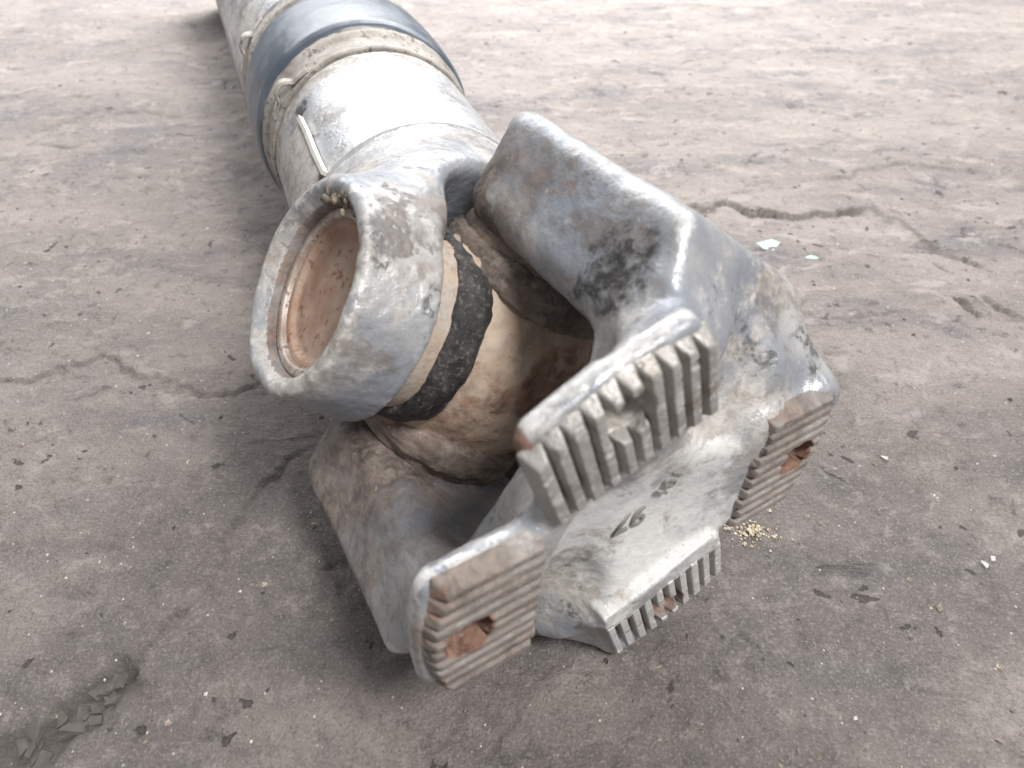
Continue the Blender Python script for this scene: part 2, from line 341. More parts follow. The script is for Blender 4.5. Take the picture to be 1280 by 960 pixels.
def ground_mat():
    m, t, p = new_mat('trodden_concrete_dirt'); b = NB(t); c = b.coord()
    mp = t.nodes.new('ShaderNodeMapping'); mp.inputs['Rotation'].default_value = (0, 0, math.radians(-28)); mp.inputs['Scale'].default_value = (1, 2.2, 1)
    t.links.new(c, mp.inputs['Vector']); cs = mp.outputs[0]
    n1 = b.noise(cs, 6, 8, 0.6, 0.4); n2 = b.noise(cs, 26, 7, 0.70, 0.6); n3 = b.noise(c, 120, 6, 0.72, 0.3); n4 = b.noise(c, 900, 4, 0.7); n5 = b.noise(cs, 11, 6, 0.66, 0.4)
    cen = lambda n, k: b.math('MULTIPLY', b.math('SUBTRACT', n, 0.5), k)
    col = b.mix(b.ramp(n1, 0.36, 0.64), (0.222, 0.192, 0.180), (0.305, 0.262, 0.242))
    col = b.mix(b.ramp(b.math('ADD', n5, cen(n3, 0.25)), 0.52, 0.64, 0, 0.75), col, (0.160, 0.153, 0.158))        # oily blue grey patches
    col = b.mix(b.ramp(b.math('ADD', n2, cen(n3, 0.35)), 0.52, 0.66, 0, 0.72), col, (0.40, 0.352, 0.325))        # pale dust
    col = b.mix(b.ramp(b.math('ADD', n2, cen(n3, 0.5)), 0.42, 0.30, 0, 0.60), col, (0.085, 0.075, 0.070))
    col = b.mix(b.math('MULTIPLY', b.attr('oil_shade'), 0.70), col, (0.110, 0.098, 0.093))
    col = b.mix(b.ramp(n3, 0.53, 0.68, 0, 0.50), col, (0.34, 0.30, 0.275))
    col = b.mix(b.ramp(n3, 0.45, 0.31, 0, 0.55), col, (0.075, 0.066, 0.060))
    col = b.mix(b.ramp(n4, 0.52, 0.68, 0.0, 0.50), col, (0.38, 0.345, 0.32))
    col = b.mix(b.ramp(n4, 0.46, 0.33, 0, 0.52), col, (0.07, 0.063, 0.058))
    col = b.mix(b.math('MULTIPLY', b.attr('crack'), b.ramp(n3, 0.3, 0.6, 0.35, 0.85)), col, (0.10, 0.088, 0.078))
    # hairline cracks and small dark pits
    wv = b.n.new('ShaderNodeVectorMath'); wv.operation = 'ADD'; nz = b.n.new('ShaderNodeTexNoise'); nz.inputs['Scale'].default_value = 28; nz.inputs['Detail'].default_value = 6
    t.links.new(c, nz.inputs['Vector']); sc = b.n.new('ShaderNodeVectorMath'); sc.operation = 'SCALE'; sc.inputs['Scale'].default_value = 0.05
    t.links.new(nz.outputs['Color'], sc.inputs[0]); t.links.new(c, wv.inputs[0]); t.links.new(sc.outputs[0], wv.inputs[1])
    ve = b.voro(wv.outputs[0], 10, 'DISTANCE_TO_EDGE'); hair = b.math('MULTIPLY', b.ramp(ve.outputs['Distance'], 0.020, 0.004), b.ramp(n5, 0.57, 0.66))
    col = b.mix(b.math('MULTIPLY', hair, 0.5), col, (0.06, 0.052, 0.046))
    v2 = b.voro(wv.outputs[0], 85); s2 = b.n.new('ShaderNodeSeparateColor'); t.links.new(v2.outputs['Color'], s2.inputs[0])
    pit = b.math('MULTIPLY', b.ramp(b.math('ADD', v2.outputs['Distance'], cen(n3, 0.5)), 0.20, 0.12), b.math('GREATER_THAN', s2.outputs[0], 0.86))
    col = b.mix(b.math('MULTIPLY', pit, 0.75), col, (0.055, 0.048, 0.043))
    v = b.voro(c, 260); s3 = b.n.new('ShaderNodeSeparateColor'); t.links.new(v.outputs['Color'], s3.inputs[0])
    sp_ = b.math('MULTIPLY', b.ramp(v.outputs['Distance'], 0.15, 0.09), b.math('GREATER_THAN', s3.outputs[0], 0.90))
    col = b.mix(b.math('MULTIPLY', sp_, 0.8), col, (0.60, 0.56, 0.51))
    t.links.new(col, p.inputs['Base Color'])
    t.links.new(b.ramp(n2, 0.3, 0.7, 0.62, 0.92), p.inputs['Roughness'])
    p.inputs['Specular IOR Level'].default_value = 0.35
    h = b.math('ADD', b.math('MULTIPLY', n3, 1.0), b.math('MULTIPLY', n4, 0.35)); h = b.math('ADD', h, b.math('MULTIPLY', n2, 1.3)); h = b.math('SUBTRACT', h, b.math('MULTIPLY', b.math('MAXIMUM', hair, pit), 0.7))
    t.links.new(b.bump(h, 0.85, 0.0024), p.inputs['Normal'])
    return m
MAT_GROUND = ground_mat()
g = link('ground', np_mesh('ground', np.column_stack([GP, GZ]), GQ, {'crack': crk, 'oil_shade': np.clip(oil_shade, 0, 1)}), MAT_GROUND); g['kind'] = 'structure'
g['label'] = 'trodden grey brown dirty concrete ground with cracks'

# ------------------------------------------------------------------ the drive shaft
def tag(o, label=None, cat=None, group=None):
    if label: o['label'] = label
    if cat: o['category'] = cat
    if group: o['group'] = group
    return o
base = np.array([JC[0], JC[1], 0.0])
shaft = bpy.data.objects.new('drive_shaft', None); COL.objects.link(shaft); shaft.location = base; shaft.empty_display_size = 0.05
tag(shaft, 'worn silver grey truck drive shaft end with universal joint and serrated flange yoke', 'drive shaft')
OFF = Matrix.Translation(-Vector(base))
MM = 0.001
def part(name, me, mat, M, label=None):
    o = link(name, me, mat, shaft); o.matrix_basis = OFF @ M
    if label: o['label'] = label
    return o
def sub(name, me, mat, parent, M=None, label=None):
    o = link(name, me, mat, parent)
    if M is not None: o.matrix_basis = M
    if label: o['label'] = label
    return o
def curvature(F, V, lo, h, w):
    # mean of the distance field around the vertex minus the value: > 0 on convex edges
    i = np.clip(np.round((V - np.array(lo))/h).astype(int), w, np.array(F.shape)-1-w)
    acc = 0
    for d in ((w,0,0),(-w,0,0),(0,w,0),(0,-w,0),(0,0,w),(0,0,-w)):
        acc = acc + F[i[:, 0]+d[0], i[:, 1]+d[1], i[:, 2]+d[2]]
    return (acc/6 - F[i[:, 0], i[:, 1], i[:, 2]])/h
def cast(F, lo, h, rough=0.30, freq=0.10, seed=0, lump=0.5):
    V, Q = surface_nets(F, lo, h); N = vnormals(V, Q); k = curvature(F, V, lo, h, 3)
    d = rough*fbm(V*freq*3.2, 3, seed) + lump*fbm(V*freq*0.5, 3, seed+9)
    return V + N*d[:, None], Q, N, k

# ---- flange yoke
D = 100.7
PHI = math.radians(55)
def flange_field(lo, hi, h):
    x, y, z = grid(lo, hi, h)
    ax, ay = np.abs(x), np.abs(y)
    w = 37 + 3*sstep(20, 80, z)
    zr = np.where(x > 0, 1.28, 1.06)
    dyz = np.where(z < 0, np.hypot(y, z*zr) - 37, ay - w)
    dx = np.abs(ax - 61.5) - 19 + 0*z
    ear = rext(dyz, dx - 1.0*(x > 0), np.where(ax > 61, np.where((x < 0) & (y < 0), 17.0, 6.5), 12.0)); ear = smax(ear, (z - 73 - np.maximum(80 - ax, -9)*0.52)*0.9, 5)
    F = ear
    bx_ = rext(ax - 62, ay - 39, 12); body = rext(bx_, np.abs(z - 80) - 10, 7)
    F = smin(F, body, 14)
    hub = rext(np.hypot(x, y) - 49.5 + 1.1*np.maximum(91 - z, 0), np.abs(z - (D - 16)) - 12.5, 3.5); F = smin(F, hub, 8)
    c, s = math.cos(PHI), math.sin(PHI)
    u = ax*c + ay*s; v = ax*s - ay*c          # folded into one quadrant
    dz = np.maximum(D - 9 - z, 0); vp = v > 0
    vl = np.abs(v) - 26 - np.where(vp, 0.30, -0.25)*dz
    pad = rext(rext(np.abs(u - 48) - 29.5 + np.where(vp, 0.8, 0.55)*dz, vl, 5), np.hypot(x, y) - 78.4 + np.where(vp, 0.8, 0.55)*dz, 4)*0.9
    zb = D - 13.5 - 16*sstep(4, 20, v)
    pad = smax(smax(pad, z - (D - 4.0), 4.0), (zb - z)*0.8, 6)
    F = smin(F, pad, 5)
    A, B = np.array((70., 26., 66.)), np.array((56.5, 46., 90.)); d = B - A
    t = np.clip(((ax - A[0])*d[0] + (ay - A[1])*d[1] + (z - A[2])*d[2])/(d@d), 0, 1)
    rib = np.sqrt((ax - A[0] - t*d[0])**2 + (ay - A[1] - t*d[1])**2 + (z - A[2] - t*d[2])**2) - 8.6
    rib = rib + 40*sstep(-12, 2, y)
    F = smin(F, rib, 7)
    # valleys between the pads, running out over the ear roots
    ta = (x - 30)/55; cz = (D + 7) - ta*17
    val = (np.hypot(y, z - cz) - 18.5 + 2.5*np.clip(ta, 0, 1))*0.92; val = smax(val, 26 - x, 12); F = smax(F, -val, 6)
    def capsule(A, B, r):
        A, B = np.array(A, float), np.array(B, float); d = B - A
        t = np.clip(((x - A[0])*d[0] + (y - A[1])*d[1] + (z - A[2])*d[2])/(d@d), 0, 1)
        return np.sqrt((x - A[0] - t*d[0])**2 + (y - A[1] - t*d[1])**2 + (z - A[2] - t*d[2])**2) - r
    val = smin(capsule((2, 24, D+9), (-38, 6, D+1), 19), capsule((-38, 6, D+1), (-84, 1, D-12), 19.5), 6); F = smax(F, -val, 4)
    # dished middle
    dish = np.sqrt(x*x + y*y + (z - (D + 98))**2) - 107.5; F = smax(F, -smax(dish, (D - 14) - z, 2), 4)
    # the lower pad is cut flush into the dish
    pb = rext(rext(np.abs(u - 38) - 6, np.abs(v) - 25, 1), np.abs(z - (D - 6)) - 5.8, 0.6); pb = np.where((x < 0) & (y < 0), pb, 50); F = smin(F, pb, 2.5)
    # bolt holes
    bh = smax(np.hypot(u - 65*1.0 + 2, v) - 6.8, (D - 11) - z, 1.0); F = smax(F, -bh, 1.0)
    # bores in the ears, closed by the bearing caps
    bore = smax(np.hypot(y, z) - 28.4, 30 - ax, 0.5); F = smax(F, -bore, 1.5)
    return F
lo, hi, h = (-90, -84, -48), (90, 84, 106), 1.05
F = flange_field(lo, hi, h)
V, Q, N, k = cast(F, lo, h, 0.28, 0.10, 3, 0.7)
def flange_masks(P, N, k):
    zero = np.zeros(len(P))
    edge = np.clip(sstep(0.10, 0.55, k)*0.9, 0, 1)
    chalk = blob(P, (-6, -6, D-6), 34, 0.5, 0.7, 0.07, 5)
    dust = 0.35 + 0.5*sstep(0.0, -0.35, k) + 0.25*chalk
    # bare sheen on the arm of the right pad and on the shoulders
    sheen = blob(P, (58, -48, D-18), 26, 0.3, 0.4, 0.06, 6) + blob(P, (78, 30, 40), 30, 0.4, 0.5, 0.05, 8)
    dust = dust - 0.7*np.clip(sheen, 0, 1)
    grime = blob(P, (58, 40, 62), 17, 0.8, 0.6, 0.09, 11)*0.62 + blob(P, (-40, 20, 12), 22, 0.35, 0.4, 0.08, 12)*0.9 \
          + blob(P, (42, 28, -8), 20, 0.35, 0.4, 0.08, 17)*0.8 + blob(P, (-78, 0, 84), 20, 0.3, 0.5, 0.08, 14)*0.5
    brown = blob(P, (-50, 34, 8), 44, 0.8, 0.3, 0.06, 21)*0.62 + 0.18*(P[:, 0] < 0)*(P[:, 2] < 75) + blob(P, (58, 36, 0), 26, 0.5, 0.5, 0.06, 22)*0.6
    rust = blob(P, (70, 38, 22), 9, 0.4, 0.6, 0.1, 25)*0.6 + blob(P, (18, 72, D-8), 6, 0.4, 0.5, 0.1, 26)*0.8
    c, s = math.cos(PHI), math.sin(PHI)
    u = np.abs(P[:, 0])*c + np.abs(P[:, 1])*s; v = np.abs(P[:, 0])*s - np.abs(P[:, 1])*c
    hole = (np.hypot(u - 63, v) < 8.2) & (P[:, 2] > D - 13)
    tp = (P[:, 0] > 0) & (P[:, 1] > 0)
    rust = np.maximum(rust, np.where(hole, np.where(tp, 0.3, 0.85), 0)); dust = np.where(hole, np.where(tp, 0.9, 0.0), dust)
    padtop = sstep(D-7.5, D-5, P[:, 2])*sstep(38, 42, u)*(1 - hole)
    lr = (P[:, 0]*P[:, 1] < 0)
    rust = np.maximum(rust, padtop*np.where(lr, 0.45, 0.2)); edge = edge*(1 - 0.7*padtop)
    return dict(edge=edge, dust=dust, grime=np.clip(grime, 0, 1), brown=np.clip(brown, 0, 1), rust=rust, chalk=chalk)
fl = part('flange_yoke', np_mesh('flange_yoke', V*MM, Q, flange_masks(V, N, k)), MAT_CAST, M_F, 'dusty silver grey flange yoke with four serrated pads')

# serrations: every ridge is a piece of its own
PITCH_T = 5.25
for qi, (sx, sy) in enumerate([(1, 1), (1, -1), (-1, 1), (-1, -1)]):
    d = np.array([sx*math.cos(PHI), sy*math.sin(PHI), 0]); n = np.array([sx*math.sin(PHI), -sy*math.cos(PHI), 0])
    for i in range(10):
        vc = (i - 4.5)*PITCH_T
        lo, hi, hh = (36.0, vc-3.4, D-6.5), (77.5, vc+3.4, D+1.2), 0.36
        u, v, z = grid(lo, hi, hh)
        rs = random.Random(100*qi + i)
        w0 = 1.30 + rs.uniform(-0.15, 0.15); dv = np.abs(v - vc)
        prof = (dv - (w0 + (D - z)*0.34))*0.94
        prof = np.maximum(prof, z - D + rs.uniform(0, 0.35))
        prof = smax(prof, (D - 6.0) - z, 0.2)
        uin = 41.5 + 0.05*vc*sx*sy*0 + rs.uniform(-0.6, 0.6)
        endi = (uin - u)*0.8 + ((z - D)*0.40 + 0.4 if qi < 3 else 0)                 # sloped inner end
        f = smax(prof, endi, 0.5); f = smax(f, (np.hypot(u, v) - 75.4)*0.8 + (z - (D - 5))*0.45, 0.8)
        f = smax(f, 7.0 - np.hypot(u - 63, v), 0.8)
        if f.min() >= 0: continue
        Vt, Qt = surface_nets(np.broadcast_to(f, (u.shape[0], v.shape[1], z.shape[2])), lo, hh)
        Nt = vnormals(Vt, Qt)
        Vt = Vt + Nt*(0.06*fbm(Vt*0.55, 3, qi*10+i) + 0.07*fbm(Vt*1.6, 2, 5) - 0.38*sstep(0.35, 0.7, fbm(Vt*np.array([.35, .2, .35]), 2, 77+i+qi)))[:, None]
        L = Vt[:, :1]*d + Vt[:, 1:2]*n + np.array([0, 0, 1])*Vt[:, 2:3]
        if sx*sy*(-1) < 0: pass
        det = np.linalg.det(np.array([d, n, [0, 0, 1]]))
        if det < 0: Qt = Qt[:, ::-1]
        hd = np.hypot(Vt[:, 0]-63, Vt[:, 1])
        lr = sx*sy < 0
        rust = (0.42 if lr else 0.14) + (0.2 if qi == 0 else 0.55)*(1 - sstep(7, 9.5, hd)) + 0.25*fbm(L*0.08, 3, 4)
        chk_ = (0.75 if qi == 3 else 0.3 if qi == 0 else 0.0)
        top = sstep(D-1.2, D-0.4, Vt[:, 2])
        at_ = dict(edge=0.40*top*np.where(lr, 0.5, 1.0) + 0.05, dust=0.15 + 0*hd, grime=0*hd, brown=np.clip((0.62 if lr else 0.20) + 0.25*fbm(L*0.06, 3, 9), 0, 1), rust=rust - 0.25*top, chalk=chk_*top)
        sub('tooth', np_mesh('tooth', L*MM, Qt, at_), MAT_TOOTH, fl)

def revolve(profile, seg=72, axis=0, mm=True):     # profile: (along, radius) list, revolved about an axis
    pr = np.array(profile, float); th = np.linspace(0, 2*math.pi, seg, endpoint=False)
    V = []
    for a, r in pr:
        ring = np.zeros((seg, 3)); ring[:, axis] = a; ring[:, (axis+1) % 3] = r*np.cos(th); ring[:, (axis+2) % 3] = r*np.sin(th); V.append(ring)
    V = np.concatenate(V); n = len(pr); Q = []
    for i in range(n-1):
        j = np.arange(seg); k2 = (j+1) % seg
        Q.append(np.stack([i*seg+j, i*seg+k2, (i+1)*seg+k2, (i+1)*seg+j], 1))
    return V, np.concatenate(Q)[:, ::-1]
def densify(pf, step):
    out = [pf[0]]
    for a, b in zip(pf[:-1], pf[1:]):
        n = max(1, int(math.ceil(math.hypot(b[0]-a[0], b[1]-a[1])/step)))
        for i in range(1, n+1): out.append((a[0]+(b[0]-a[0])*i/n, a[1]+(b[1]-a[1])*i/n))
    return out
def cap_mesh(sgn):
    pf = [(66.5, 0.05), (66.8, 21.0), (67.2, 21.8), (68.3, 22.4), (68.6, 23.0), (68.6, 28.2), (40, 28.2)]
    V, Q = revolve(densify([(a, r) for a, r in pf], 1.5), 96)
    V = V + 0.12*fbm(V*0.3, 3, 8)[:, None]*np.array([1, 0, 0])
    if sgn < 0: V = V*np.array([-1, 1, 1]); Q = Q[:, ::-1]
    return np_mesh('bearing_cap', V*MM, Q)
def ring_mesh(sgn):
    V, Q = revolve(densify([(68.6, 25.0), (70.2, 25.2), (70.6, 25.8), (70.6, 28.0), (70.0, 28.4)], 0.8), 96)
    V = V + 0.15*fbm(V*0.4, 3, 18)[:, None]*np.array([1, 0, 0])
    if sgn < 0: V = V*np.array([-1, 1, 1]); Q = Q[:, ::-1]
    return np_mesh('snap_ring', V*MM, Q)
for s in (1, -1):
    sub('bearing_cap', cap_mesh(s), MAT_RUSTCAP, fl); sub('snap_ring', ring_mesh(s), MAT_RING, fl)

# ---- tube yoke
def tubeyoke_field(lo, hi, h):
    t, n, a = grid(lo, hi, h); s_ = np.abs(t); an = np.abs(n)
    r_na = np.hypot(n, a)
    tin = 41 + 9*sstep(-34, 8, a)
    boss = rext(r_na - (35.4 + 0.12*(76 - s_)), np.abs(s_ - (76.2 + tin)/2) - (76.2 - tin)/2, 1.6)
    q = sstep(2, -40, a)
    w = 34 + 19.4*q; xo = 72 - 18.6*sstep(-22, -80, a); rr = 12 + 41*q
    p1, p2 = an - w + rr, s_ - xo + rr
    body = np.minimum(np.maximum(p1, p2), 0) + np.hypot(np.maximum(p1, 0), np.maximum(p2, 0)) - rr
    body = rext(body*0.9, np.abs(a + 40) - 40, 4)
    slot = rext(s_ - 44 + 0*a, -(a + 37) + 0*s_, 28); body = smax(body, -slot, 6)
    F = smin(boss, body, 15)
    rt = np.hypot(t, n)
    F = smax(F, -80 - a, 1.5)
    bore = smax(r_na - 28.5, 40 - s_, 0.5); F = smax(F, -bore, 0.8)
    cham = r_na - 28.5 - np.maximum(0, (s_ - 73.0))*0.9; F = smax(F, -smax(cham, 70 - s_, 0.3), 0.8)
    return F
lo, hi, h = (-82, -58, -86), (82, 58, 44), 0.95
F = tubeyoke_field(lo, hi, h)
V, Q, N, k = cast(F, lo, h, 0.30, 0.10, 33, 0.7)
def ty_masks(P, N, k):
    r = np.hypot(P[:, 1], P[:, 2])
    edge = np.clip(0.5*sstep(0.10, 0.5, k), 0, 1)
    rim = blob(P, (75, 10, 5), 40, 0.4, 0.3, 0.08, 41)*(np.abs(P[:, 0]) > 73)
    dust = 0.30 + 0.45*sstep(0.0, -0.3, k) + 0.3*fbm(P*0.03, 3, 60) + 0.25*rim
    grime = 0.45*blob(P, (52, -30, -4), 12, 0.6, 0.6, 0.1, 43) + 0.8*blob(P, (70, 34, 22), 4, 0.3, 0.5, 0.2, 44) + 0.6*blob(P, (0, -40, -52), 20, 0.4, 0.5, 0.07, 46)
    brown = 0.6*blob(P, (50, -28, 4), 24, 0.6, 0.5, 0.07, 47) + 0.35*blob(P, (60, 20, 30), 20, .6, .6, .07, 49)
    inb = (r < 29.2) & (np.abs(P[:, 0]) > 60)
    brown = np.where(inb, 0.7, brown); rust = np.where(inb, 0.55, 0) + 0.35*blob(P, (58, -32, 8), 12, 0.5, 0.6, 0.1, 48)
    edge = np.where(inb, 0, edge)
    return dict(edge=edge, dust=dust, grime=np.clip(grime, 0, 1), brown=np.clip(brown, 0, 1), rust=rust)
ty = part('tube_yoke', np_mesh('tube_yoke', V*MM, Q, ty_masks(V, N, k)), MAT_CAST, M_T, 'dusty silver grey tube yoke with round bearing bores')
for s in (1, -1):
    sub('bearing_cap', cap_mesh(s), MAT_RUSTCAP, ty, label='rusty brown recessed bearing cap'); sub('snap_ring', ring_mesh(s), MAT_RING, ty)

# ---- spider
def spider_field(lo, hi, h):
    x, y, z = grid(lo, hi, h)
    c1 = rext(np.hypot(y, z) - 29.5, np.abs(x) - 56, 2); c2 = rext(np.hypot(x, z) - 29.5, np.abs(y) - 56, 2)
    F = smin(c1, c2, 20)
    ball = np.sqrt(x*x + y*y + (z*1.03)**2) - 34.5; F = smin(F, ball, 10)
    return F
lo, hi, h = (-60, -60, -44), (60, 60, 44), 1.1
F = spider_field(lo, hi, h)
V, Q, N, k = cast(F, lo, h, 0.40, 0.12, 63, 1.5)
ra = np.minimum(np.abs(np.abs(V[:, 0]) - 34) + 9*sstep(32, 35, np.hypot(V[:, 1], V[:, 2])), np.abs(np.abs(V[:, 1]) - 34) + 9*sstep(32, 35, np.hypot(V[:, 0], V[:, 2])))
gr = 0.7*(1 - sstep(1, 9, ra + 5*fbm(V*0.08, 4, 64))) + 0.7*blob(V, (32, 10, 10), 17, 0.6, 0.5, 0.08, 72) + 0.45*blob(V, (-26, 26, 10), 14, .6, .5, .08, 74)
att = dict(edge=0*k, dust=0.35 + 0.5*fbm(V*0.03, 3, 66), grime=np.clip(gr, 0, 1), brown=0.25*sstep(0.0, 0.5, fbm(V*0.045, 4, 68)), rust=0.50 + 0.75*fbm(V*0.06, 4, 69))
spd = part('spider', np_mesh('spider', V*MM, Q, att), MAT_SPIDER, M_S, 'brown dusty cross shaped joint spider')
for axis_ in (0, 1):
    for s in (1, -1):
        oc = 51 if axis_ else 43
        pf = densify([(oc, 27.0), (oc - 0.2, 30.8), (oc - 3, 31.6), (38.0, 31.2), (37, 29.6)], 0.8)
        V, Q = revolve(pf, 90, axis_); N = vnormals(V, Q); V = V + N*(0.4*fbm(V*0.12, 3, 81+axis_))[:, None]
        if s < 0:
            V = V.copy(); V[:, axis_] *= -1; Q = Q[:, ::-1]
        z0 = np.zeros(len(V))
        sub('seal_cover', np_mesh('seal_cover', V*MM, Q, dict(edge=z0, dust=z0+0.4, grime=z0 + (0.1 if axis_ else 0.45), brown=z0 + (0.2 if axis_ else 0.7), rust=z0+0.3)), MAT_SPIDER, spd)
        pf = densify([(40, 28), (39.8, 32.4), (38, 33.8), (35, 34.6), (31, 35.0), (28, 34.6), (26, 29)], 0.7)
        V, Q = revolve(pf, 110, axis_); N = vnormals(V, Q)
        V = V + N*(1.5*fbm(V*0.09, 3, 91+axis_*5+s) + 0.7*fbm(V*0.4, 3, 95))[:, None]; V[:, axis_] += 2.2*fbm(V*0.07, 3, 97+axis_)
        if s < 0:
            V = V.copy(); V[:, axis_] *= -1; Q = Q[:, ::-1]
        if axis_: sub('grease_seal', np_mesh('grease_seal', V*MM, Q), MAT_GREASE, spd, label='black greasy seal ring on the spider')
        else:
            z0 = np.zeros(len(V)); sub('grease_seal', np_mesh('grease_seal', V*MM, Q, dict(edge=z0, dust=z0 + 0.2, grime=0.60 + 0.35*fbm(V*0.07, 3, 5), brown=z0 + 0.75, rust=z0)), MAT_SPIDER, spd, label='dirty dark brown seal ring on the spider')

# ---- tube, sleeve, boot, clamps
def shell(name, pf, mat, seed, rough=0.15, lump=0.3, masks=None, step=1.6, seg=160, label=None):
    V, Q = revolve(densify(pf, step), seg, 2); Q = Q; N = vnormals(V, Q)
    # outward normals
    out = N[:, 0]*V[:, 0] + N[:, 1]*V[:, 1]
    if np.sum(out) < 0: Q = Q[:, ::-1]; N = -N
    V = V + N*(rough*fbm(V*0.3, 3, seed) + lump*fbm(V*0.05, 3, seed+3))[:, None]
    z0 = np.zeros(len(V)); m = dict(edge=z0, dust=z0, grime=z0, brown=z0, rust=z0)
    if masks: m.update(masks(V))
    return part(name, np_mesh(name, V*MM, Q, m), mat, M_T, label)
def sleeve_mask(P):
    streak = fbm(P*np.array([0.10, 0.10, 0.02]), 4, 201)
    under = sstep(10, 45, P[:, 1])
    return dict(dust=0.15 + 0.55*under + 0.35*streak + 0.5*sstep(-140, -150, P[:, 2]) - 0.35*blob(P, (35, -38, -115), 22, .4, .4, .05, 202),
                grime=0.62*np.clip(blob(P, (52, -8, -142), 7, .5, .6, .15, 203) + blob(P, (50, 6, -125), 7, .5, .7, .15, 204) + blob(P, (50, 0, -90), 6, .5, .7, .12, 207), 0, 1), edge=0*streak)
shell('sleeve', [(-78, 40), (-78.5, 51.5), (-80, 53.2), (-157, 53.0), (-159, 40)], MAT_TUBE, 210, 0.10, 0.25, sleeve_mask, label='pale glossy steel sleeve behind the tube yoke')
shell('rubber_boot', [(-178, 40), (-178, 55.0), (-180, 57.6), (-184, 58.8), (-204, 59.6), (-225, 59.2), (-231, 58.0), (-233, 40)], MAT_RUBBER, 220, 0.12, 0.4, label='dark blue grey rubber dust boot')
def tube_mask(P):
    streak = fbm(P*np.array([0.12, 0.12, 0.015]), 4, 231)
    return dict(dust=0.45 + 0.5*streak + 0.3*sstep(0, 45, P[:, 1]), grime=0.35*sstep(0.2, 0.6, fbm(P*np.array([.1, .1, .02]), 4, 233)))
shell('shaft_tube', [(-228, 40), (-228, 54.8), (-231, 55.2), (-246, 55.6), (-247, 57.8), (-700, 57.8), (-700, 20)], MAT_TUBE, 230, 0.2, 0.3, tube_mask, step=4, label='dusty pale grey shaft tube')
shell('end_flange', [(-690, 30), (-690, 91), (-692, 93), (-712, 93), (-714, 91), (-714, 10)], MAT_CAST, 240, 0.2, 0.3, None, 3)
c1 = shell('clamp', [(-159.5, 50), (-159.5, 54.0), (-160.5, 54.6), (-167, 54.8), (-168.5, 54.2), (-172, 54.6), (-176, 56.2), (-179, 56.6), (-180, 56.0), (-180.2, 50)], MAT_CLAMP, 250, 0.35, 0.35, None, 0.9, label='dusty band clamp in front of the rubber boot')
c2 = shell('clamp', [(-232, 50), (-232, 58.0), (-233.5, 58.9), (-241, 58.7), (-243, 58.0), (-243, 50)], MAT_CLAMP, 260, 0.35, 0.35, None, 0.9, label='dusty band clamp behind the rubber boot')
def strip(path, width, thick, wdir):               # a bent strip: path points (mm), extruded along wdir
    P = np.array(path, float); n = len(P); T = np.gradient(P, axis=0); T /= np.linalg.norm(T, axis=1, keepdims=True)
    W = np.array(wdir, float); B = np.cross(T, W); B /= np.linalg.norm(B, axis=1, keepdims=True)
    V = np.concatenate([P - W*width/2 - B*thick/2, P + W*width/2 - B*thick/2, P + W*width/2 + B*thick/2, P - W*width/2 + B*thick/2])
    Q = []
    for i in range(n-1):
        for k2 in range(4): Q.append([k2*n+i, k2*n+i+1, ((k2+1) % 4)*n+i+1, ((k2+1) % 4)*n+i])
    Q.append([0, n, 2*n, 3*n]); Q.append([n-1, 4*n-1, 3*n-1, 2*n-1])
    return V, np.array(Q)
def smooth_path(pts, n=8):
    P = np.array(pts, float); out = []
    for i in range(len(P)-1):
        p0, p1, p2, p3 = P[max(i-1, 0)], P[i], P[i+1], P[min(i+2, len(P)-1)]
        for t in np.linspace(0, 1, n, endpoint=False):
            out.append(0.5*((2*p1) + (-p0+p2)*t + (2*p0-5*p1+4*p2-p3)*t*t + (-p0+3*p1-3*p2+p3)*t**3))
    out.append(P[-1]); return np.array(out)
def clamp_ear(parent, ang, a, r, w):
    pts = []
    for da, dr in ((-16, 0.4), (-10, 0.8), (-6.5, 1.2), (-4.6, 3.6), (-2.0, 5.0), (2.0, 4.6), (4.2, 3.0), (5.2, 1.3), (8, 0.9), (14, 0.4)):
        t = math.radians(ang + da*1.0); pts.append(((r+dr)*math.cos(t), (r+dr)*math.sin(t), a + (0.5 if dr > 3 else 0)))
    V, Q = strip(smooth_path(pts), w, 1.1, (0, 0, 1))
    sub('clamp_ear', np_mesh('clamp_ear', V*MM, Q), MAT_CLAMP, parent, label='pinched ear of the band clamp')
clamp_ear(c1, -4, -163, 54.6, 6)
clamp_ear(c2, 6, -245, 57.4, 6)
# balance plate welded to the sleeve
arc = [((54.2)*math.cos(t), (54.2)*math.sin(t), 0) for t in np.radians(np.linspace(-6, 22, 14))]
V, Q = strip(arc, 46, 1.6, (0, 0, 1)); V[:, 2] += -106 
bp = part('balance_plate', np_mesh('balance_plate', V*MM, Q, dict(edge=np.zeros(len(V)), dust=np.full(len(V), .75), grime=np.full(len(V), .12), brown=np.full(len(V), .2), rust=np.zeros(len(V))), smooth=False), MAT_CAST, M_T, 'dusty balance plate on the sleeve')
V, Q = strip([(54.6, -6.0, -132), (54.6, -6.6, -115), (54.4, -6.2, -98), (54.2, -6.6, -80)], 1.9, 2.2, (0, 1, 0))
sub('bright_edge', np_mesh('bright_edge', V*MM, Q, smooth=False), MAT_EDGE, bp, label='bright bare edge of the balance plate')

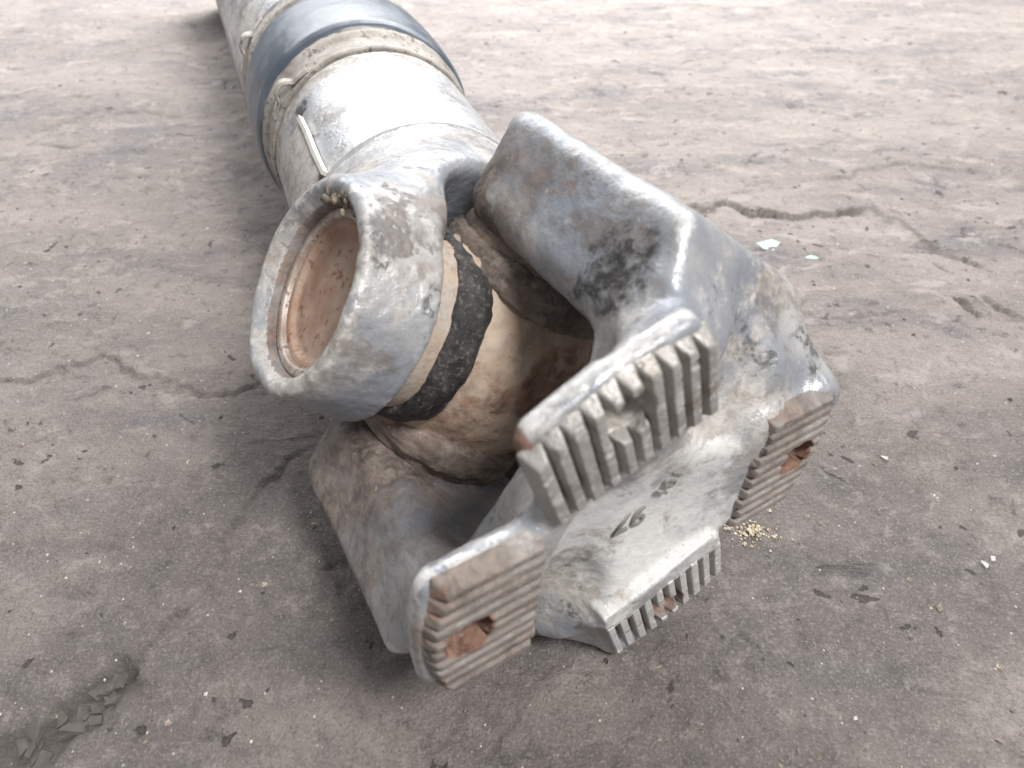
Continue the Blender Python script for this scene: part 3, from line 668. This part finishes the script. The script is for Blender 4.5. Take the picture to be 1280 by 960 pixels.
# ---- stamped marks in the dish of the flange
def text_mesh(name, body, size, depth):
    c = bpy.data.curves.new(name, 'FONT'); c.body = body; c.size = size; c.extrude = depth; c.align_x = 'CENTER'; c.align_y = 'CENTER'; c.offset = 0.0
    o = bpy.data.objects.new(name, c); COL.objects.link(o)
    dg = bpy.context.evaluated_depsgraph_get(); me = bpy.data.meshes.new_from_object(o.evaluated_get(dg)); me.name = name
    bpy.data.objects.remove(o); return me
def flange_point(u, v, z):   # local flange coordinates of a pixel on the plane at height z
    d = cam2world(np.array([(u-640)/F_PX, (v-480)/F_PX, 1.0])); O = JC + af*z*MM; cpos = np.array([0, 0, CAM_H])
    s = ((O - cpos)@af)/(d@af); X = cpos + d*s - JC; return np.array([X@ef, X@yf, X@af])*1000
def stamp(body, pc, pb, size, mat):
    c = flange_point(*pc, D-8.0); q = flange_point(*pb, D-8.0); zs = D + 98 - math.sqrt(107.5**2 - c[0]**2 - c[1]**2); ang = math.atan2(q[1]-c[1], q[0]-c[0])
    me = text_mesh('stamped_mark', body, size*MM, 0.5*MM)
    o = sub('stamped_mark', me, mat, fl, Matrix.Translation(Vector((c[0]*MM, c[1]*MM, (zs + 0.25)*MM))) @ Matrix.Rotation(ang, 4, 'Z'))
    return o
MAT_STAMP = simple_mat('stamped_paint', (0.24, 0.23, 0.22), (0.36, 0.345, 0.33), 90, 0.6, 0.2, 0.3)
stamp('97', (792, 652), (772, 662), 13, MAT_STAMP)
stamp('181M', (845, 594), (858, 578), 7.5, MAT_STAMP)

# ------------------------------------------------------------------ loose things
def lump_mesh(name, r, seed, flat=0.6, sub_=2, amp=0.35):
    import bmesh
    bm = bmesh.new(); bmesh.ops.create_icosphere(bm, subdivisions=sub_, radius=1)
    P = np.array([v.co[:] for v in bm.verts]); k2 = 1 + amp*fbm(P*1.6 + seed*3.7, 3, seed)
    for v, s in zip(bm.verts, k2): v.co = Vector((v.co.x*s*r[0], v.co.y*s*r[1], v.co.z*s*r[2]))
    me = bpy.data.meshes.new(name); bm.to_mesh(me); bm.free(); return me
def gz(p): return float(ground_height(np.array([[p[0], p[1]]]))[0])
rng = random.Random(5)
def ray_plane(u, v, n, d):   # world point of a pixel on the plane through the joint: n.(X - JC) = d (mm)
    r = cam2world(np.array([(u-640)/F_PX, (v-480)/F_PX, 1.0])); cpos = np.array([0, 0, CAM_H])
    return cpos + r*((d*MM + (JC - cpos)@n)/(r@n))
def clump(pts, seed, r0, r1, amp=0.5):
    rr = random.Random(seed); VV = []; QQ = []; off = 0
    for p in pts:
        me = lump_mesh('tmp', [rr.uniform(r0, r1) for _ in range(3)], rr.randint(1, 99), amp=amp)
        V = np.array([v.co[:] for v in me.vertices]); T = np.array([q.vertices[:] for q in me.polygons])
        VV.append(V + p); QQ.append(T + off); off += len(V); bpy.data.meshes.remove(me)
    return np.concatenate(VV), np.concatenate(QQ)
mp_ = [ray_plane(404 + 0.95*i + rng.gauss(0, 4), 238 + 0.022*(i - 8)**2 + rng.gauss(0, 5), et, 75.6 + rng.uniform(-2.0, 0.8)) for i in range(42)]
V, Q = clump(mp_, 3, 0.0004, 0.0017, 0.8)
tag(link('mud_clump', np_mesh('mud_clump', V, Q), MAT_CLUMP), 'crumbly dried mud stuck on the rim of the round bearing bore', 'mud')
gp_ = [ray_plane(604 + rng.gauss(0, 3.5), 284 + (i - 20)*0.9, ef, 33 + rng.uniform(-1, 1)) for i in range(40)]
V, Q = clump(gp_, 7, 0.0008, 0.0022, 0.7)
Wm = np.array((OFF @ M_S).inverted()); V = np.column_stack([V - base, np.ones(len(V))])@Wm.T
gc = sub('grease_clump', np_mesh('grease_clump', V[:, :3], Q), MAT_GREASE, spd, label='crumbly black grease pushed out of the joint'); gc['kind'] = 'stuff'
def flake(u, v, size, rot, tilt, seed, mat, thick=0.0022, name='dirt_flake', aspect=0.6):
    r = random.Random(seed); n = r.randint(4, 5); pts = []
    for i in range(n):
        a = 2*math.pi*(i + r.uniform(-.38, .38))/n; rr = size*r.uniform(0.6, 1.25); pts.append((rr*math.cos(a), rr*aspect*math.sin(a)))
    V = [(x*1.06, y*1.06, 0) for x, y in pts] + [(x, y, thick*r.uniform(.8, 1.2)) for x, y in pts]
    me = bpy.data.meshes.new(name); me.from_pydata(V, [], [list(range(n))[::-1], list(range(n, 2*n))] + [[i, (i+1) % n, n+(i+1) % n, n+i] for i in range(n)])
    me.materials.append(mat); o = bpy.data.objects.new(name, me); COL.objects.link(o)
    p = pix(u, v); p[2] = gz(p) - 0.0004; o.location = p; o.rotation_euler = (tilt*r.uniform(-1, 1), tilt*r.uniform(-1, 1), rot)
    return o
FL = []
for i in range(26):
    t = rng.random(); o_ = rng.gauss(0, 13)
    FL.append((142 - 112*t + o_*0.55, 858 + 84*t + o_*0.8, rng.choice([0.002, 0.003, 0.004, 0.0055, 0.0075])))
for i, (u, v, s) in enumerate(FL):
    tag(flake(u, v, s*0.8, rng.uniform(0, 6.28), 0.42, 300+i, MAT_FLAKE, 0.0013), 'angular dark grey flake of dried mud in the crumbled patch', 'mud flake', 'mud flakes in the crumbled patch')
for i, (u, v, s, lab) in enumerate([(957, 311, .0085, 'larger pale teal paint chip on the ground behind the flange yoke'), (1012, 326, .0045, 'smaller pale teal paint chip on the ground behind the flange yoke')]):
    tag(flake(u, v, s, 0.2, 0.05, 400+i, MAT_TEAL, 0.0008, 'paint_chip', 0.75), lab, 'paint chip')
for i, (u, v, s, lab) in enumerate([(1242, 697, .0020, 'white chip lying next to two smaller pale chips'), (1232, 704, .0022, 'small white angular stone chip'), (1105, 573, .0022, 'white bent plaster chip near the right serrated pad')]):
    tag(flake(u, v, s, 0.6+i, 0.1, 420+i, MAT_WHITE, 0.0016, 'stone_chip', 0.6), lab, 'stone chip')
# heap of pale crumbs beside the right pad
hp = pix(940, 664)
VV, QQ = [], []
heap = bpy.data.objects.new('crumb_heap', None)
me_list = []
for i in range(220):
    r = abs(rng.gauss(0, 0.0046)); a = rng.uniform(0, 6.283); s = 0.00025 + 0.0011*rng.random()**3
    V = np.array([(1, 0, 0), (-1, 0, 0), (0, 1, 0), (0, -1, 0), (0, 0, 1), (0, 0, -1)])*np.array([[s*rng.uniform(.6, 1.2), s*rng.uniform(.6, 1.2), s*.8]])
    V = V@np.array(Matrix.Rotation(rng.uniform(0, 6), 3, Vector((rng.random(), rng.random(), 1))))
    p = np.array([hp[0] + r*math.cos(a)*1.3, hp[1] + r*math.sin(a), 0]); p[2] = gz(p) + 0.002*math.exp(-(r/0.004)**2)*rng.random() + s*0.3
    me_list.append(V + p); b0 = i*6
    for t in ((0, 2, 4), (2, 1, 4), (1, 3, 4), (3, 0, 4), (2, 0, 5), (1, 2, 5), (3, 1, 5), (0, 3, 5)): QQ.append([b0 + k2 for k2 in t])
bpy.data.objects.remove(heap)
o = link('crumb_heap', np_mesh('crumb_heap', np.concatenate(me_list), np.array(QQ), smooth=False), MAT_CRUMB); o['kind'] = 'stuff'
tag(o, 'small heap of pale yellow crumbs beside the right serrated pad', 'crumbs')
# grit scattered over the ground
def grit(name, n, mat, smin_, smax_, seed, label, power=2.5):
    r = np.random.default_rng(seed); u = r.uniform(-40, 1320, n*3); v = r.uniform(5, 990, n*3)
    P = np.array([pix(a, b) for a, b in zip(u, v)])
    # even spread over the ground rather than over the picture
    keep = r.random(len(P)) < np.clip((P[:, 1]/0.45)**1.2, 0.25, 1); P = P[keep][:n]; n = len(P)
    P[:, 2] = ground_height(P[:, :2]); s = smin_ + (smax_ - smin_)*r.random(n)**power
    base_ = np.array([(1, 0, 0), (-1, 0, 0), (0, 1, 0), (0, -1, 0), (0, 0, 1), (0, 0, -1)], float)
    th = r.uniform(0, 6.283, n); asp = r.uniform(0.3, 1.0, n)
    Vs = np.empty((n, 6, 3))
    for i in range(6):
        jit = 1 + 0.5*(r.random(n) - 0.5)
        bx_ = base_[i, 0]*s*jit; by_ = base_[i, 1]*s*asp*jit
        Vs[:, i, 0] = P[:, 0] + bx_*np.cos(th) - by_*np.sin(th); Vs[:, i, 1] = P[:, 1] + bx_*np.sin(th) + by_*np.cos(th); Vs[:, i, 2] = P[:, 2] + base_[i, 2]*s*0.45*jit + s*0.15
    T = np.array([(0, 2, 4), (2, 1, 4), (1, 3, 4), (3, 0, 4), (2, 0, 5), (1, 2, 5), (3, 1, 5), (0, 3, 5)])
    Tq = (T[None] + (np.arange(n)*6)[:, None, None]).reshape(-1, 3)
    o = link(name, np_mesh(name, Vs.reshape(-1, 3), Tq, smooth=False), mat); o['kind'] = 'stuff'; tag(o, label, 'grit')
grit('pale_grit', 1700, MAT_WHITE, 0.00015, 0.0010, 11, 'tiny pale specks of grit scattered over the ground', 4)
grit('dark_grit', 700, MAT_DARK, 0.0003, 0.0016, 12, 'tiny dark crumbs of dirt scattered over the ground', 3)
grit('brown_grit', 900, MAT_CLUMP, 0.0004, 0.0019, 13, 'small brown crumbs of soil scattered over the ground', 3)
